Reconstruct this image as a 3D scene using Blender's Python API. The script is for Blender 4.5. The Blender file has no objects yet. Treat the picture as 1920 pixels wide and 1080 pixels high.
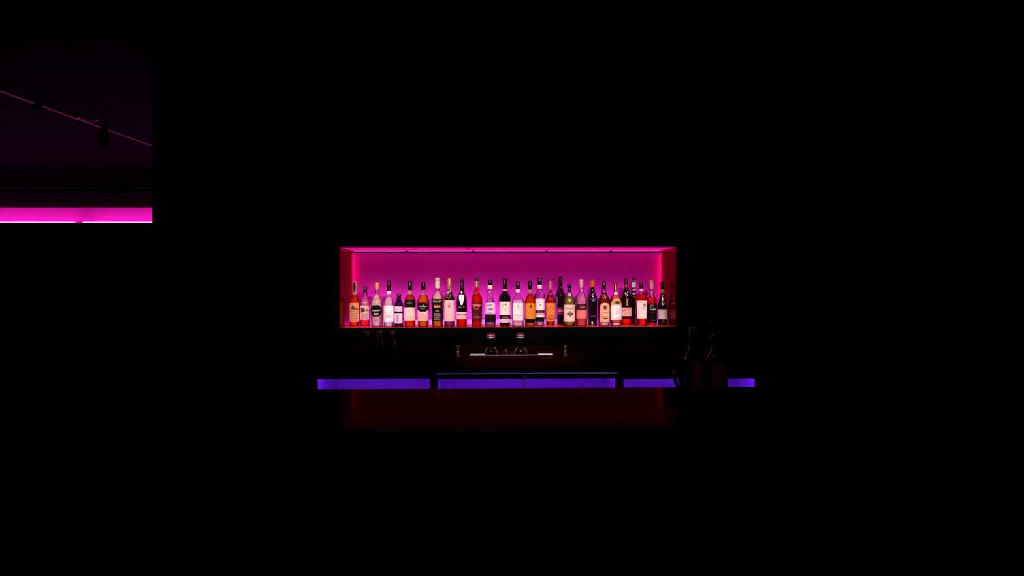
import bpy, math, random
from mathutils import Matrix, Vector

random.seed(7)
PI = math.pi
scene = bpy.context.scene
COL = scene.collection

# ------------------------------------------------------------------ camera
F = 1200.0                                   # focal length in pixels of a 1920 px frame
CAM = Vector((0.0, 0.0, 1.34))
YAW, PITCH, ROLL = math.atan(32 / F), math.atan(7 / F), 0.0023
ROT = (Matrix.Rotation(-YAW, 3, 'Z') @ Matrix.Rotation(PI / 2 + PITCH, 3, 'X')
       @ Matrix.Rotation(-ROLL, 3, 'Z'))
cd = bpy.data.cameras.new('camera')
cd.sensor_width = 36.0
cd.lens = F / 1920 * 36.0
cd.clip_start = 0.02
cam = bpy.data.objects.new('camera', cd)
cam.matrix_world = Matrix.Translation(CAM) @ ROT.to_4x4()
COL.objects.link(cam)
scene.camera = cam


def ray(px, py):
    return ROT @ Vector(((px - 960) / F, -(py - 540) / F, -1.0))


def atY(px, py, Y):
    d = ray(px, py)
    return CAM + d * (Y / d.y)


# ------------------------------------------------------------------ materials
MATS = {}


def nodes_of(name):
    m = bpy.data.materials.new(name)
    m.use_nodes = True
    nt = m.node_tree
    nt.nodes.clear()
    out = nt.nodes.new('ShaderNodeOutputMaterial')
    MATS[name] = m
    return m, nt, out


def pbr(name, col, rough=0.5, spec=0.5, metal=0.0, noise=0.0, scale=40.0, coat=0.0, bump=0.0):
    m, nt, out = nodes_of(name)
    b = nt.nodes.new('ShaderNodeBsdfPrincipled')
    b.inputs['Roughness'].default_value = rough
    b.inputs['Specular IOR Level'].default_value = spec
    b.inputs['Metallic'].default_value = metal
    b.inputs['Coat Weight'].default_value = coat
    b.inputs['Base Color'].default_value = (*col, 1)
    if noise or bump:
        tc = nt.nodes.new('ShaderNodeTexCoord')
        n = nt.nodes.new('ShaderNodeTexNoise')
        n.inputs['Scale'].default_value = scale
        n.inputs['Detail'].default_value = 4
        nt.links.new(tc.outputs['Object'], n.inputs['Vector'])
        if noise:
            mx = nt.nodes.new('ShaderNodeMix')
            mx.data_type = 'RGBA'
            mx.inputs['A'].default_value = (*[c * (1 - noise) for c in col], 1)
            mx.inputs['B'].default_value = (*[min(1, c * (1 + noise)) for c in col], 1)
            nt.links.new(n.outputs['Fac'], mx.inputs['Factor'])
            nt.links.new(mx.outputs['Result'], b.inputs['Base Color'])
        if bump:
            bp = nt.nodes.new('ShaderNodeBump')
            bp.inputs['Strength'].default_value = bump
            bp.inputs['Distance'].default_value = 0.002
            nt.links.new(n.outputs['Fac'], bp.inputs['Height'])
            nt.links.new(bp.outputs['Normal'], b.inputs['Normal'])
    nt.links.new(b.outputs['BSDF'], out.inputs['Surface'])
    return m


def emit(name, col, strength):
    m, nt, out = nodes_of(name)
    e = nt.nodes.new('ShaderNodeEmission')
    e.inputs['Color'].default_value = (*col, 1)
    e.inputs['Strength'].default_value = strength
    nt.links.new(e.outputs['Emission'], out.inputs['Surface'])
    return m


def sheen(name, gloss, rough=0.06, base=(0.002, 0.001, 0.001), fres=None):
    """dark lacquer: a faint tinted mirror over a near black base"""
    m, nt, out = nodes_of(name)
    g = nt.nodes.new('ShaderNodeBsdfGlossy')
    g.inputs['Color'].default_value = (*gloss, 1)
    g.inputs['Roughness'].default_value = rough
    d = nt.nodes.new('ShaderNodeBsdfDiffuse')
    d.inputs['Color'].default_value = (*base, 1)
    a = nt.nodes.new('ShaderNodeAddShader')
    if fres:                                  # reflection grows towards grazing angles
        a = nt.nodes.new('ShaderNodeMixShader')
        f = nt.nodes.new('ShaderNodeFresnel')
        f.inputs['IOR'].default_value = fres
        nt.links.new(f.outputs[0], a.inputs[0])
        nt.links.new(g.outputs[0], a.inputs[2])
        nt.links.new(d.outputs[0], a.inputs[1])
    else:
        nt.links.new(g.outputs[0], a.inputs[0])
        nt.links.new(d.outputs[0], a.inputs[1])
    nt.links.new(a.outputs[0], out.inputs['Surface'])
    return m


def shell(name, tint=(0.97, 0.95, 0.97), ior=1.45, rough=0.03):
    """thin glass wall: clear, with a fresnel reflection"""
    m, nt, out = nodes_of(name)
    t = nt.nodes.new('ShaderNodeBsdfTransparent')
    t.inputs['Color'].default_value = (*tint, 1)
    g = nt.nodes.new('ShaderNodeBsdfGlossy')
    g.inputs['Roughness'].default_value = rough
    f = nt.nodes.new('ShaderNodeFresnel')
    f.inputs['IOR'].default_value = ior
    mx = nt.nodes.new('ShaderNodeMixShader')
    nt.links.new(f.outputs[0], mx.inputs[0])
    nt.links.new(t.outputs[0], mx.inputs[1])
    nt.links.new(g.outputs[0], mx.inputs[2])
    nt.links.new(mx.outputs[0], out.inputs['Surface'])
    return m


def liquid(name, col, haze=0.25, hcol=None, ior=1.36, speck=0.0):
    """tinted drink: refracting, with some cloudiness that catches light"""
    m, nt, out = nodes_of(name)
    r = nt.nodes.new('ShaderNodeBsdfGlass')
    r.inputs['Color'].default_value = (*col, 1)
    r.inputs['IOR'].default_value = ior
    r.inputs['Roughness'].default_value = 0.02
    hc = hcol or col
    d = nt.nodes.new('ShaderNodeBsdfDiffuse')
    tr = nt.nodes.new('ShaderNodeBsdfTranslucent')
    for n in (d, tr):
        n.inputs['Color'].default_value = (*hc, 1)
    m2 = nt.nodes.new('ShaderNodeMixShader')
    m2.inputs[0].default_value = 0.4
    nt.links.new(d.outputs[0], m2.inputs[1])
    nt.links.new(tr.outputs[0], m2.inputs[2])
    mx = nt.nodes.new('ShaderNodeMixShader')
    mx.inputs[0].default_value = haze
    if speck:
        tc = nt.nodes.new('ShaderNodeTexCoord')
        v = nt.nodes.new('ShaderNodeTexNoise')
        v.inputs['Scale'].default_value = 190
        v.inputs['Detail'].default_value = 2
        nt.links.new(tc.outputs['Object'], v.inputs['Vector'])
        mr = nt.nodes.new('ShaderNodeMapRange')
        mr.inputs['From Min'].default_value = 0.4
        mr.inputs['From Max'].default_value = 0.62
        mr.inputs['To Min'].default_value = max(0, haze - speck)
        mr.inputs['To Max'].default_value = min(1, haze + speck)
        nt.links.new(v.outputs['Fac'], mr.inputs['Value'])
        nt.links.new(mr.outputs['Result'], mx.inputs[0])
    nt.links.new(r.outputs[0], mx.inputs[1])
    nt.links.new(m2.outputs[0], mx.inputs[2])
    nt.links.new(mx.outputs[0], out.inputs['Surface'])
    return m


# room
pbr('black_wall_paint', (0.0012, 0.001, 0.0012), 0.8, 0.02, noise=0.25, scale=6)
pbr('black_ceiling_paint', (0.0005, 0.00035, 0.0005), 0.8, 0.02, noise=0.2, scale=4)
pbr('dark_floor', (0.006, 0.005, 0.005), 0.5, 0.15, noise=0.3, scale=3)
pbr('magenta_panel', (0.80, 0.018, 0.68), 0.55, 0.15, noise=0.03, scale=3)
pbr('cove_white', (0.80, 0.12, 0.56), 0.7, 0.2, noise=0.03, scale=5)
sheen('niche_side_lacquer', (0.17, 0.030, 0.050), 0.05, (0.11, 0.0012, 0.001))
sheen('shelf_lacquer', (0.45, 0.14, 0.14), 0.12, (0.42, 0.05, 0.015))
sheen('bar_lacquer', (1.0, 0.26, 0.14), 0.09, (0.0006, 0.0003, 0.0003), 1.0135)
sheen('counter_lacquer', (0.05, 0.012, 0.010), 0.12, (0.010, 0.0010, 0.0008))
pbr('black_metal', (0.006, 0.006, 0.007), 0.35, 0.3)
pbr('black_matte', (0.004, 0.004, 0.0045), 0.8, 0.1)
pbr('chrome', (0.80, 0.74, 0.76), 0.10, 0.5, 1.0)
pbr('brushed_steel', (0.80, 0.74, 0.74), 0.40, 0.5, 0.35)
pbr('dark_steel', (0.10, 0.085, 0.085), 0.22, 0.5, 1.0)
pbr('pink_steel', (0.75, 0.48, 0.52), 0.3, 0.6, 0.4)
pbr('handle_violet', (0.25, 0.18, 0.42), 0.3, 0.6, 0.5)  # violet cooler light on the handles is put into the base colour
pbr('jigger_metal', (0.30, 0.17, 0.19), 0.22, 0.6, 0.88)
pbr('cooler_liner', (0.80, 0.76, 0.84), 0.5, 0.2)
pbr('slat_wood', (0.010, 0.004, 0.004), 0.6, 0.2, noise=0.3, scale=9)
# lamps, and emission standing in for reflected light
emit('led_top', (1.0, 0.075, 0.42), 2.3)
emit('led_side', (1.0, 0.02, 0.16), 13)
emit('led_base', (0.42, 0.62, 1.0), 50)
emit('wall_glow', (0.86, 0.25, 1.0), 1.0)  # lavender glow at the foot of the niche wall, given as emission
emit('led_panel', (1.0, 0.004, 0.36), 0.75)
emit('led_cove', (1.0, 0.05, 0.78), 20)
emit('led_violet', (0.20, 0.012, 1.0), 26)
emit('led_violet_bright', (0.30, 0.05, 1.0), 9)
emit('rail_glow', (1.0, 0.09, 0.62), 0.075)  # pink reflection along the ceiling track rail, given as emission
emit('seam_glow', (0.30, 0.20, 1.0), 0.15)  # violet cooler light caught by the metal seam, given as emission
emit('lamp_face', (1.0, 0.82, 0.75), 110)
# glass and drinks
shell('clear_glass')
shell('pane_glass', (0.96, 0.95, 0.98), 1.3)
shell('bar_glass', (0.75, 0.6, 0.7), 1.5)
shell('smoky_glass', (0.9, 0.82, 0.85), 1.45)
pbr('black_glass', (0.004, 0.003, 0.004), 0.06, 0.5)
pbr('brown_glass', (0.022, 0.004, 0.003), 0.06, 0.5)
pbr('violet_glass', (0.018, 0.002, 0.022), 0.06, 0.5)
liquid('amber_red', (1.0, 0.10, 0.010), 0.34, (1.0, 0.085, 0.004))
liquid('amber_orange', (1.0, 0.26, 0.012), 0.55, (1.0, 0.30, 0.006))
liquid('amber_brown', (0.85, 0.10, 0.012), 0.32, (0.42, 0.055, 0.006))
liquid('red_drink', (1.0, 0.03, 0.02), 0.40, (1.0, 0.012, 0.006))
liquid('ruby_drink', (0.9, 0.05, 0.05), 0.30, (0.65, 0.03, 0.03))
liquid('brown_drink', (0.42, 0.05, 0.02), 0.30, (0.40, 0.035, 0.012))
liquid('clear_drink', (1.0, 0.95, 1.0), 0.2, (1.0, 0.8, 0.9), speck=0.08)
liquid('clear_bright', (1.0, 0.96, 1.0), 0.52, (1.0, 0.82, 0.95))
liquid('speckled_drink', (1.0, 0.94, 0.94), 0.74, (1.0, 0.78, 0.74), speck=0.24)
liquid('pink_drink', (1.0, 0.80, 0.90), 0.45, (1.0, 0.52, 0.62), speck=0.22)
liquid('base_glow', (1.0, 0.95, 0.9), 0.72, (1.0, 0.80, 0.68), speck=0.15)  # pale haze stands in for light gathered in the bottle foot
liquid('clear_collar', (1.0, 0.9, 0.92), 0.45, (1.0, 0.62, 0.58))
liquid('milky_pink', (1.0, 0.8, 0.85), 0.75, (1.0, 0.64, 0.66))
liquid('salmon_drink', (1.0, 0.30, 0.25), 0.6, (1.0, 0.16, 0.13))
liquid('olive_drink', (0.55, 0.50, 0.10), 0.5, (0.46, 0.37, 0.04))
liquid('plum_drink', (0.45, 0.05, 0.35), 0.35, (0.55, 0.09, 0.32))
liquid('violet_drink', (0.9, 0.75, 1.0), 0.25, (0.85, 0.55, 0.95))
# paper, foil, caps
for n_, c_ in dict(paper_white=(0.92, 0.86, 0.86), paper_cream=(0.90, 0.66, 0.58), paper_pink=(0.88, 0.52, 0.55),
                   paper_tan=(0.72, 0.36, 0.22), paper_orange=(0.86, 0.30, 0.02), paper_salmon=(0.82, 0.20, 0.17),
                   paper_amber=(0.62, 0.20, 0.025), paper_peach=(0.90, 0.42, 0.20), paper_lilac=(0.80, 0.55, 0.80), paper_black=(0.0035, 0.0025, 0.0025),
                   paper_maroon=(0.055, 0.005, 0.007), paper_plum=(0.16, 0.02, 0.06),
                   ink_black=(0.006, 0.004, 0.005), ink_brown=(0.10, 0.02, 0.012), ink_red=(0.55, 0.04, 0.02),
                   ink_white=(0.92, 0.86, 0.82), ink_gold=(0.75, 0.45, 0.14), ink_grey=(0.30, 0.17, 0.17),
                   ink_olive=(0.16, 0.13, 0.02), ink_blue=(0.13, 0.26, 0.50), ink_pink=(0.9, 0.35, 0.35),
                   ink_orange=(0.85, 0.16, 0.02), ink_lilac=(0.55, 0.25, 0.45)).items():
    pbr(n_, c_, 0.6, 0.08 if 'black' in n_ else 0.25, noise=0.06, scale=120)
pbr('cap_black', (0.006, 0.004, 0.005), 0.3, 0.4)
pbr('cap_brown', (0.022, 0.006, 0.006), 0.35, 0.4)
pbr('cap_olive', (0.05, 0.03, 0.012), 0.4, 0.4)
pbr('cap_cream', (0.92, 0.78, 0.64), 0.5, 0.3)
pbr('cap_cork', (0.90, 0.52, 0.18), 0.7, 0.2, noise=0.2, scale=90)
pbr('cap_orange', (0.95, 0.14, 0.01), 0.35, 0.4)
pbr('cap_red', (0.30, 0.02, 0.02), 0.35, 0.4)
pbr('cap_pink', (0.85, 0.35, 0.35), 0.5, 0.3)
pbr('foil_gold', (0.90, 0.50, 0.20), 0.30, 0.5, 0.7, bump=0.9, scale=260, noise=0.5)
pbr('foil_dark', (0.05, 0.035, 0.03), 0.25, 0.5, 0.6, bump=0.9, scale=260)
pbr('foil_silver', (0.85, 0.75, 0.75), 0.25, 0.5, 0.8, bump=0.5, scale=200)


# ------------------------------------------------------------------ mesh builder
class MB:
    def __init__(self):
        self.v, self.f, self.sm = [], [], []

    def add(self, vs, fs, smooth=False):
        o = len(self.v)
        self.v += [tuple(p) for p in vs]
        self.f += [tuple(i + o for i in f) for f in fs]
        self.sm += [smooth] * len(fs)
        return self

    def box(self, x0, x1, y0, y1, z0, z1):
        vs = [(x, y, z) for z in (z0, z1) for y in (y0, y1) for x in (x0, x1)]
        return self.add(vs, [(0, 2, 3, 1), (4, 5, 7, 6), (0, 1, 5, 4), (2, 6, 7, 3), (0, 4, 6, 2), (1, 3, 7, 5)])

    def bbox(self, x0, x1, y0, y1, z0, z1, b=0.003):
        """box with chamfered edges"""
        n = len(self.v)
        vs, idx = [], {}
        for sx, x in ((-1, x0), (1, x1)):
            for sy, y in ((-1, y0), (1, y1)):
                for sz, z in ((-1, z0), (1, z1)):
                    for ax in range(3):
                        p = [x, y, z]
                        for k, s in enumerate((sx, sy, sz)):
                            if k != ax:
                                p[k] -= s * b
                        idx[(sx, sy, sz, ax)] = len(vs)
                        vs.append(p)
        fs = []
        for ax in range(3):
            o1, o2 = (ax + 1) % 3, (ax + 2) % 3
            for s in (-1, 1):
                q = []
                for a, c in ((-1, -1), (1, -1), (1, 1), (-1, 1)):
                    k = [0, 0, 0]
                    k[ax], k[o1], k[o2] = s, a, c
                    q.append(idx[(*k, ax)])
                fs.append(q if s > 0 else q[::-1])
        for ax in range(3):                      # edges along ax
            o1, o2 = (ax + 1) % 3, (ax + 2) % 3
            for a in (-1, 1):
                for c in (-1, 1):
                    k0, k1 = [0] * 3, [0] * 3
                    k0[ax], k1[ax] = -1, 1
                    k0[o1] = k1[o1] = a
                    k0[o2] = k1[o2] = c
                    q = [idx[(*k0, o1)], idx[(*k1, o1)], idx[(*k1, o2)], idx[(*k0, o2)]]
                    fs.append(q if a * c < 0 else q[::-1])
        for sx in (-1, 1):
            for sy in (-1, 1):
                for sz in (-1, 1):
                    t = [idx[(sx, sy, sz, a)] for a in range(3)]
                    fs.append(t if sx * sy * sz > 0 else t[::-1])
        return self.add(vs, fs)

    def lathe(self, prof, n=32, cx=0, cy=0, exp=2.0, smooth=True, closed=True):
        """prof = [(r, z)] from bottom to top; exp > 2 squares the section off"""
        vs, fs = [], []
        for r, z in prof:
            for k in range(n):
                a = 2 * PI * k / n
                c, s = math.cos(a), math.sin(a)
                q = (abs(c) ** exp + abs(s) ** exp) ** (-1 / exp)
                vs.append((cx + r * c * q, cy + r * s * q, z))
        m = len(prof)
        for i in range(m - 1):
            for k in range(n):
                k2 = (k + 1) % n
                fs.append((i * n + k, i * n + k2, (i + 1) * n + k2, (i + 1) * n + k))
        self.add(vs, fs, smooth)
        if closed:
            o = len(self.v) - len(vs)
            self.f.append(tuple(o + k for k in range(n))[::-1])
            self.f.append(tuple(o + (m - 1) * n + k for k in range(n)))
            self.sm += [False, False]
        return self

    def tube(self, pts, r, n=10, rs=None):
        pts = [Vector(p) for p in pts]
        vs, fs = [], []
        ref = Vector((0, 0, 1))
        for i, p in enumerate(pts):
            t = (pts[min(i + 1, len(pts) - 1)] - pts[max(i - 1, 0)]).normalized()
            u = t.cross(ref)
            if u.length < 1e-3:
                u = t.cross(Vector((0, 1, 0)))
            u.normalize()
            w = u.cross(t)
            rr = rs[i] if rs else r
            for k in range(n):
                a = 2 * PI * k / n
                vs.append(p + (u * math.cos(a) + w * math.sin(a)) * rr)
        for i in range(len(pts) - 1):
            for k in range(n):
                k2 = (k + 1) % n
                fs.append((i * n + k, (i + 1) * n + k, (i + 1) * n + k2, i * n + k2))
        fs.append(tuple(range(n)))
        fs.append(tuple((len(pts) - 1) * n + k for k in range(n))[::-1])
        return self.add(vs, fs, True)

    def build(self, name, mat, parent=None, loc=None):
        me = bpy.data.meshes.new(name)
        me.from_pydata(self.v, [], self.f)
        me.materials.append(MATS[mat])
        me.polygons.foreach_set('use_smooth', self.sm)
        me.update()
        o = bpy.data.objects.new(name, me)
        COL.objects.link(o)
        if parent is not None:
            o.parent = parent
        if loc is not None:
            o.location = loc
        return o


def tag(o, label, cat, group=None):
    o['label'] = label
    o['category'] = cat
    if group:
        o['group'] = group
    return o


def thing(name, label, cat, loc=(0, 0, 0), group=None, rz=0.0):
    o = bpy.data.objects.new(name, None)
    o.empty_display_size = 0.05
    o.location = loc
    o.rotation_euler = (0, 0, rz)
    COL.objects.link(o)
    return tag(o, label, cat, group)


def struct(name, mb, mat):
    o = mb.build(name, mat)
    o['kind'] = 'structure'
    return o


# ------------------------------------------------------------------ the room
ZC = 2.80                                   # ceiling
YW = 4.10                                   # black wall that holds the bottle niche
YB = 4.535                                  # lit rear wall of the niche
YFAR = 8.00
XR = 2.66
XWL = atY(285, 400, YW).x                   # free left end of the black wall
a_, b_ = atY(634, 463, YW), atY(1271, 612.4, YW)
NX0, NX1, NZ0, NZ1 = a_.x, b_.x, b_.z, a_.z
ZS = NZ0                                    # shelf top
WT = 0.05

struct('floor', MB().box(-7.2, XR + 0.15, -2.6, YFAR + 0.3, -0.10, 0.0), 'dark_floor')
struct('ceiling', MB().box(-7.2, XR + 0.15, -2.6, YFAR + 0.3, ZC, ZC + 0.10), 'black_ceiling_paint')
wb = MB()
wb.box(XWL, NX0, YW, YW + WT, 0, ZC).box(NX1, XR, YW, YW + WT, 0, ZC)
wb.box(NX0, NX1, YW, YW + WT, NZ1, ZC).box(NX0, NX1, YW, YW + WT, 0, ZS - 0.022)
wb.box(XWL, XWL + 0.05, YW + WT, YB + 0.16, 0, ZC)
wb.box(XWL, XR, YB + 0.10, YB + 0.16, 0, ZC)
struct('wall_back', wb, 'black_wall_paint')
struct('wall_right', MB().box(XR, XR + 0.12, -2.5, YB + 0.16, 0, ZC), 'black_wall_paint')
struct('wall_left', MB().box(-7.1, -7.0, -2.5, YFAR, 0, ZC), 'black_wall_paint')
struct('wall_front', MB().box(-7.0, XR, -2.5, -2.4, 0, ZC), 'black_wall_paint')
# thin rail high on the right wall
t0 = atY(1728, 194, 3.98)
struct('trim_1', MB().bbox(XR - 0.02, XR, -2.3, 4.08, t0.z - 0.012, t0.z + 0.012, 0.002), 'black_metal')

# niche lining: the side panels stop short of the rear wall so lamps hide behind them
SG = 0.030                                  # gap behind each side panel
struct('wall_niche_back', MB().box(NX0 - 0.10, NX1 + 0.10, YB, YB + 0.02, ZS - 0.06, NZ1 + 0.02), 'magenta_panel')
struct('wall_niche_left', MB().box(NX0 - 0.018, NX0, YW + WT, YB - SG, ZS, NZ1 + 0.01), 'niche_side_lacquer')
struct('wall_niche_right', MB().box(NX1, NX1 + 0.018, YW + WT, YB - SG, ZS, NZ1 + 0.01), 'niche_side_lacquer')
struct('trim_2', MB().box(NX0 - 0.12, NX0 - 0.10, YW + WT, YB + 0.02, ZS - 0.02, NZ1 + 0.10)
       .box(NX1 + 0.10, NX1 + 0.12, YW + WT, YB + 0.02, ZS - 0.02, NZ1 + 0.10), 'black_matte')
struct('ceiling_niche', MB().box(NX0 - 0.10, NX1 + 0.10, YW + WT, YB + 0.02, NZ1 + 0.02, NZ1 + 0.04), 'black_matte')
# narrow dark bead where rear wall and light panels meet
zt = NZ1
struct('trim_3', MB().bbox(NX0, NX1, YB - 0.010, YB, zt - 0.012, zt - 0.004, 0.001), 'black_matte')

sh = thing('bottle_shelf', 'long dark red polished shelf in the lit niche, carrying the row of bottles', 'shelf',
           ((NX0 + NX1) / 2, YW, ZS - 0.02))
hw = (NX1 - NX0) / 2
MB().box(-hw - 0.018, hw + 0.018, WT, YB - YW - 0.042, 0, 0.02).build('shelf_board', 'shelf_lacquer', sh)
MB().bbox(-hw, hw, -0.004, 0.006, -0.002, 0.0195, 0.0015).build('front_edge', 'black_wall_paint', sh)
MB().box(-hw, hw, 0.006, WT, 0, 0.02).build('front_strip', 'shelf_lacquer', sh)

# five light panels form the ceiling of the niche, with dark joints between them
seam = [NX0] + [atY(p, 463.2, YW).x for p in (746, 884, 1034, 1166)] + [NX1]
where = ['at the left end of the niche ceiling', 'second from the left in the niche ceiling',
         'in the middle of the niche ceiling', 'second from the right in the niche ceiling',
         'at the right end of the niche ceiling']
for k in range(5):
    x0, x1 = seam[k] + 0.0025, seam[k + 1] - 0.0025
    p = thing('light_panel', 'flat magenta glowing light panel ' + where[k], 'light', ((x0 + x1) / 2, YW + WT, NZ1),
              'ceiling light panels of the niche')
    w = (x1 - x0) / 2
    MB().box(-w, w, -0.048, YB - YW - WT - 0.05, 0.0, 0.006).build('diffuser', 'led_panel', p)
    MB().box(-w, w, -0.048, YB - YW - WT - 0.05, 0.006, 0.018).build('housing', 'black_matte', p)
    q = thing('led_tube', 'bright pink tube light ' + where[k] + ', along its rear edge', 'light',
              ((x0 + x1) / 2, YB - 0.030, NZ1 + 0.002), 'rear tubes of the niche ceiling')
    MB().tube([(-w, 0, 0), (w, 0, 0)], 0.0065, 10).build('tube', 'led_top', q)
    for s in (-1, 1):
        MB().tube([(s * (w - 0.006), 0, 0), (s * w, 0, 0)], 0.0085, 10).build('end_cap', 'cap_brown', q)
# side tubes hidden behind the side panels, base tube behind the bottles
for s, nx, nm in ((-1, NX0, 'left'), (1, NX1, 'right')):
    q = thing('led_tube', f'crimson tube light standing behind the {nm} side panel of the niche', 'light',
              (nx + s * 0.028, YB - 0.016, ZS + 0.01))
    MB().tube([(0, 0, 0), (0, 0, NZ1 - ZS - 0.03)], 0.007, 10).build('tube', 'led_side', q)
    MB().tube([(0, 0, -0.01), (0, 0, 0.004)], 0.009, 10).build('end_cap', 'black_matte', q)
q = thing('led_tube', 'lavender tube light sunk in the slot behind the bottle shelf', 'light', ((NX0 + NX1) / 2, YB - 0.022, ZS - 0.035))
MB().tube([(-hw + 0.01, 0, 0.013), (hw - 0.01, 0, 0.013)], 0.007, 10).build('tube', 'led_base', q)
MB().box(-hw, hw, -0.016, 0.016, 0.0, 0.005).build('channel', 'brushed_steel', q)
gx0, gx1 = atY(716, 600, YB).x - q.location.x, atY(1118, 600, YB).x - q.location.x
MB().bbox(gx0, gx1, 0.016, 0.0215, 0.02, 0.066, 0.002).build('glow_strip', 'wall_glow', q)  # added emissive strip imitating the soft wall glow above the tube

# ------------------------------------------------------------------ bottles in the niche
S = 10.59                                   # crop pixels per photo pixel in the measurements below


def lerp_prof(prof, z):
    for (r0, z0), (r1, z1) in zip(prof, prof[1:]):
        if z0 <= z <= z1:
            return r0 + (r1 - r0) * (z - z0) / max(z1 - z0, 1e-9)
    return prof[-1][0] if z > prof[-1][1] else prof[0][0]


def smooth_prof(pts):
    """catmull-rom through the shoulder so it turns softly"""
    out = []
    n = len(pts)
    for i in range(n - 1):
        p0, p1, p2, p3 = pts[max(i - 1, 0)], pts[i], pts[i + 1], pts[min(i + 2, n - 1)]
        for k in range(4):
            t = k / 4
            r = 0.5 * (2 * p1[0] + (p2[0] - p0[0]) * t + (2 * p0[0] - 5 * p1[0] + 4 * p2[0] - p3[0]) * t * t
                       + (3 * p1[0] - p0[0] - 3 * p2[0] + p3[0]) * t ** 3)
            lo, hi = min(p1[0], p2[0]), max(p1[0], p2[0])
            out.append((min(max(r, lo), hi), p1[1] + (p2[1] - p1[1]) * t))
    out.append(pts[-1])
    return out


SHAPES = {
    'rect': lambda t: 1.0,
    'oval': lambda t: math.sqrt(max(0.0, 1 - (2 * t - 1) ** 2)),
    'hex': lambda t: min(1.0, 0.55 + 1.3 * min(t, 1 - t)),
    'octo': lambda t: min(1.0, 0.50 + 1.8 * min(t, 1 - t)),
    'arch': lambda t: 1.0 if t < 0.78 else max(0.25, math.sqrt(max(0.0, 1 - ((t - 0.78) / 0.235) ** 2))),
    'tri': lambda t: 1 - t,
    'diamond': lambda t: 1 - abs(2 * t - 1),
    'shield': lambda t: min(1.0, 0.35 + 1.1 * t),
    'trap': lambda t: 0.86 + 0.14 * t,
    'bowl': lambda t: math.sqrt(max(0.0, 1 - (1 - t) ** 2)),
    'dome': lambda t: math.sqrt(max(0.0, 1 - t ** 2)),
}


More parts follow.
